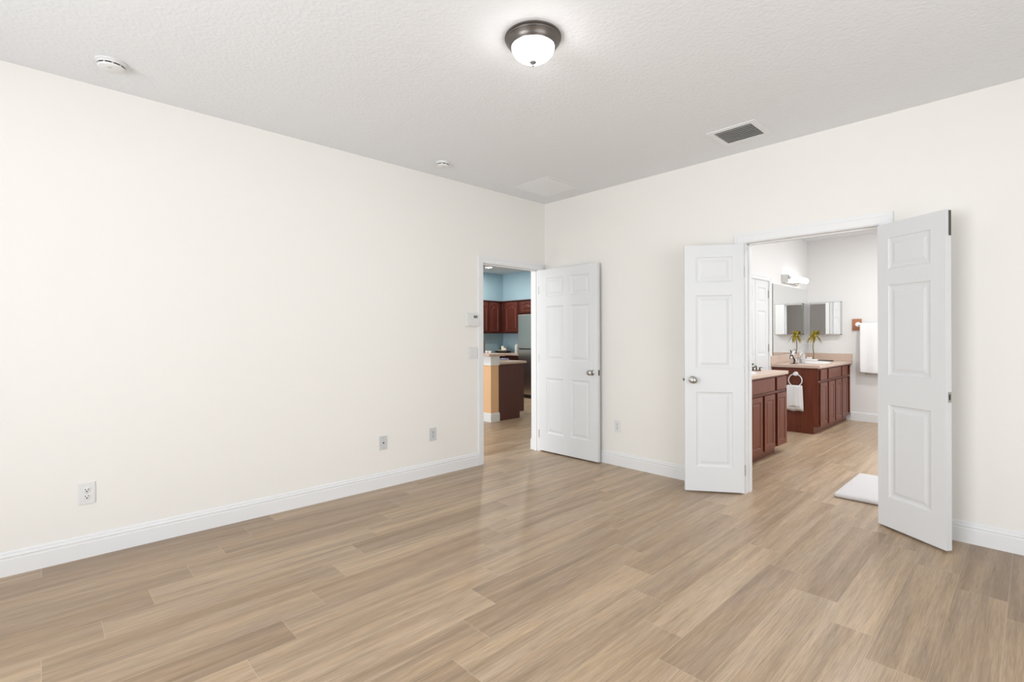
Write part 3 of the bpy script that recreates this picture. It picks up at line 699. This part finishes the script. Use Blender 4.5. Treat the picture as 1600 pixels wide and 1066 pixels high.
o = new_obj('peninsula_countertop', boxes((-3.87, -1.775, .908, 1.495, .868, .904, .006, 2)), M_counter); tag(o, 'lower tan countertop of the kitchen peninsula', 'countertop')
# blue cloth on it
b = bmesh.new(); bmesh.ops.create_grid(b, x_segments=10, y_segments=8, size=.5)
for v in b.verts: v.co = Vector((v.co.x*.17, v.co.y*.12, .012 + .02*abs(math.sin(v.co.x*9+v.co.y*5))))
o = new_obj('dish_cloth', b, M_bluecloth, None, True); o.location = (-2.03, 1.20, .905); sm = o.modifiers.new('Solidify', 'SOLIDIFY'); sm.thickness = .012
tag(o, 'crumpled blue and white cloth on the lower peninsula counter', 'cloth')

# base cabinets and back counter (L-shape)
o = new_obj('kitchen_countertop', (lambda b: (box(b, -5.095, -4.46, .9, 4.025, .872, .91, .005, 1), box(b, -4.4605, -3.76, 3.39, 4.025, .872, .91, .005, 1), b)[-1])(bmesh.new()), M_counter)
tag(o, 'tan kitchen countertop running into the corner below the wall cabinets', 'countertop')
bc = thing('base_cabinet', (-4.49, .9, 0), R90, 'dark cherry base cabinets under the left kitchen counter', 'kitchen cabinet')
new_obj('cabinet_body', boxes((0, 3.12, .02, .60, .10, .871)), M_cherrydark, bc); new_obj('toe_kick', boxes((0, 3.12, .09, .60, 0, .0995)), M_cherrydark, bc)
for k in range(5):
    cab_door(bc, 'cabinet_door', .02 + k*.49, .12, .46, .56, M_cherrydark, y=.02); cab_door(bc, 'drawer_front', .02 + k*.49, .70, .46, .15, M_cherrydark, panel=False, y=.02)
bc2 = thing('base_cabinet', (-4.485, 3.42, 0), 0, 'dark cherry base cabinet beside the refrigerator', 'kitchen cabinet')
new_obj('cabinet_body', boxes((0, .72, .02, .60, .10, .871)), M_cherrydark, bc2); new_obj('toe_kick', boxes((0, .72, .09, .60, 0, .0995)), M_cherrydark, bc2)
cab_door(bc2, 'cabinet_door', .02, .12, .33, .56, M_cherrydark, frame=.04, y=.02); cab_door(bc2, 'cabinet_door', .37, .12, .33, .56, M_cherrydark, frame=.04, y=.02); cab_door(bc2, 'drawer_front', .02, .70, .68, .15, M_cherrydark, panel=False, y=.02)
# wall cabinets
def crown(parent, x0, x1, z):
    new_obj('crown', boxes((x0, x1, -.026, .32, z-.026, z)), M_cherrydark, parent)
def wallcab(loc, rz, L_, z0, z1, doors, label, d=.33):
    t = thing('wall_cabinet', loc, rz, label, 'kitchen cabinet')
    new_obj('cabinet_body', boxes((0, L_, 0, d-.003, z0, z1)), M_cherrydark, t)
    for a, b_ in doors: cab_door(t, 'cabinet_door', a, z0+.03, b_-a, z1-z0-.075, M_cherryk, arch=min(.075, (z1-z0)*.13), frame=.045)
    crown(t, 0, L_, z1)
    return t
wallcab((-4.77, 2.30, 0), R90, 1.40, 1.37, 2.125, [(.02, .38), (.46, .94), (.985, 1.29)], 'dark cherry wall cabinets with arched doors on the left kitchen wall')
wallcab((-4.768, 3.70, 0), 0, .60, 1.37, 2.125, [(.115, .535)], 'cherry wall cabinet with one arched door between the corner and refrigerator')
wallcab((-4.166, 3.70, 0), 0, 1.33, 1.80, 2.125, [(.02, .43), (.47, .88), (.90, 1.30)], 'short cherry wall cabinet above the refrigerator')
# refrigerator
rf = thing('refrigerator', (-3.735, 3.20, 0), 0, 'tall stainless steel refrigerator at the end of the kitchen counter', 'refrigerator')
new_obj('cabinet_body', boxes((0, .90, .06, .78, .03, 1.755, .004, 1)), mat('dark_grey_enamel', (.08, .08, .08), .5), rf)
for z0, z1, h0, h1 in ((1.035, 1.757, 1.10, 1.55), (.075, 1.02, .55, .96)):
    dr = new_obj('door', boxes((.002, .898, 0, .055, z0, z1, .012, 3)), M_steel, rf)
    new_obj('handle', tube([(.85, -.002, h0), (.85, -.045, h0+.03), (.85, -.045, h1-.03), (.85, -.002, h1)], .011, 12), M_steel, dr, True)
new_obj('base_grille', boxes((.01, .89, .03, .09, .0, .07)), M_black, rf)
# tray with bowl, candles, greenery
KZ = .911
tk = new_obj('serving_tray', lathe([(0, .001), (.17, .001), (.235, .030), (.230, .036), (.165, .010), (0, .008)], 48, Matrix.Translation((-4.84, 3.78, KZ)), .7), M_black, None, True)
tag(tk, 'shallow dark serving tray on the kitchen counter by the refrigerator', 'tray')
o = new_obj('serving_bowl', lathe([(0, .012), (.08, .012), (.18, .062), (.186, .068), (.175, .070), (.075, .022), (0, .020)], 40, Matrix.Translation((-4.84, 3.78, KZ)), .8), M_cream, None, True); tag(o, 'cream bowl resting in the dark kitchen tray', 'bowl')
for (x, y, r, h_), lb in zip([(-4.85, 3.78, .036, .135), (-4.765, 3.77, .040, .085)], ['taller ivory candle standing in the cream bowl', 'shorter ivory candle standing in the cream bowl']):
    o = new_obj('candle', lathe([(0, 0), (r, 0), (r, h_-.003), (r-.004, h_), (0, h_-.004)], 24, Matrix.Translation((x, y, KZ+.022))), M_candle, None, True); tag(o, lb, 'candle', 'candles in the kitchen bowl')
gp = thing('greenery_sprig', (-4.92, 3.80, KZ+.075), 0, 'small sprig of dark green leaves behind the ivory candles', 'plant')
for k in range(22):
    l_ = new_obj('leaf', blade(.085, .035, k*2.399, .5+.3*(k % 3), .2), M_green, gp, True)
# brown woven vase, white cups
o = new_obj('woven_vase', lathe([(0, 0), (.075, 0), (.088, .08), (.088, .20), (.065, .29), (.045, .335), (.035, .34), (.035, .33), (0, .32)], 32, Matrix.Translation((-2.27, .945, 1.0365)) @ Matrix.Scale(.72, 4)), M_wicker, None, True); tag(o, 'brown woven vase on the raised bar top behind the two white cups', 'vase')
for (x, y), lb in zip([(-2.10, .93), (-1.99, .90)], ['small white cup on the raised bar top, farther from its end', 'small white cup on the raised bar top, nearer its end']):
    o = new_obj('cup', lathe([(0, 0), (.022, 0), (.030, .035), (.028, .036), (.022, .006), (0, .005)], 20, Matrix.Translation((x, y, 1.0365))), M_ceramic, None, True); tag(o, lb, 'cup', 'white cups on the bar')

wb = new_obj('canister', lathe([(0, 0), (.040, 0), (.043, .01), (.043, .19), (.038, .20), (.010, .205), (0, .22)], 28, Matrix.Translation((-4.045, 3.47, KZ))), M_ceramic, None, True); tag(wb, 'tall white canister at the end of the kitchen counter beside the refrigerator', 'canister')
# recessed lights: lens and lamp below; all but the first are unseen, added for light
def downlight(x, y, label, power, r=.075, col=(1, .95, .88), up=H):
    t = thing('recessed_light', (x, y, up), 0, label, 'ceiling light')
    new_obj('trim_ring', lathe([(r, -.001), (r+.018, -.001), (r+.016, -.006), (r, -.008)], 36), M_white, t, True)
    new_obj('lens', lathe([(0, -.004), (r, -.004), (r, -.0015), (0, -.0015)], 36), M_can, t, True)
    l = bpy.data.lights.new('lamp', 'AREA'); l.shape = 'DISK'; l.size = .14; l.energy = power; l.color = col
    lo = bpy.data.objects.new('lamp', l); C.objects.link(lo); lo.location = (0, 0, -.012); lo.parent = t
downlight(-4.36, 2.93, 'glowing recessed ceiling light seen through the kitchen doorway', 17)
downlight(-2.9, 2.93, 'unseen recessed kitchen light added to the right of the visible one', 22)
downlight(-4.0, .6, 'unseen recessed kitchen light added nearer the peninsula', 20)
downlight(-1.6, -.6, 'unseen recessed light added outside the kitchen doorway', 16)
downlight(2.9, 1.3, 'unseen recessed bathroom light added nearest the double doorway', 24, col=(.96, .98, 1))
downlight(2.9, 3.4, 'unseen recessed bathroom light added near the far bathroom wall', 24, col=(.96, .98, 1))
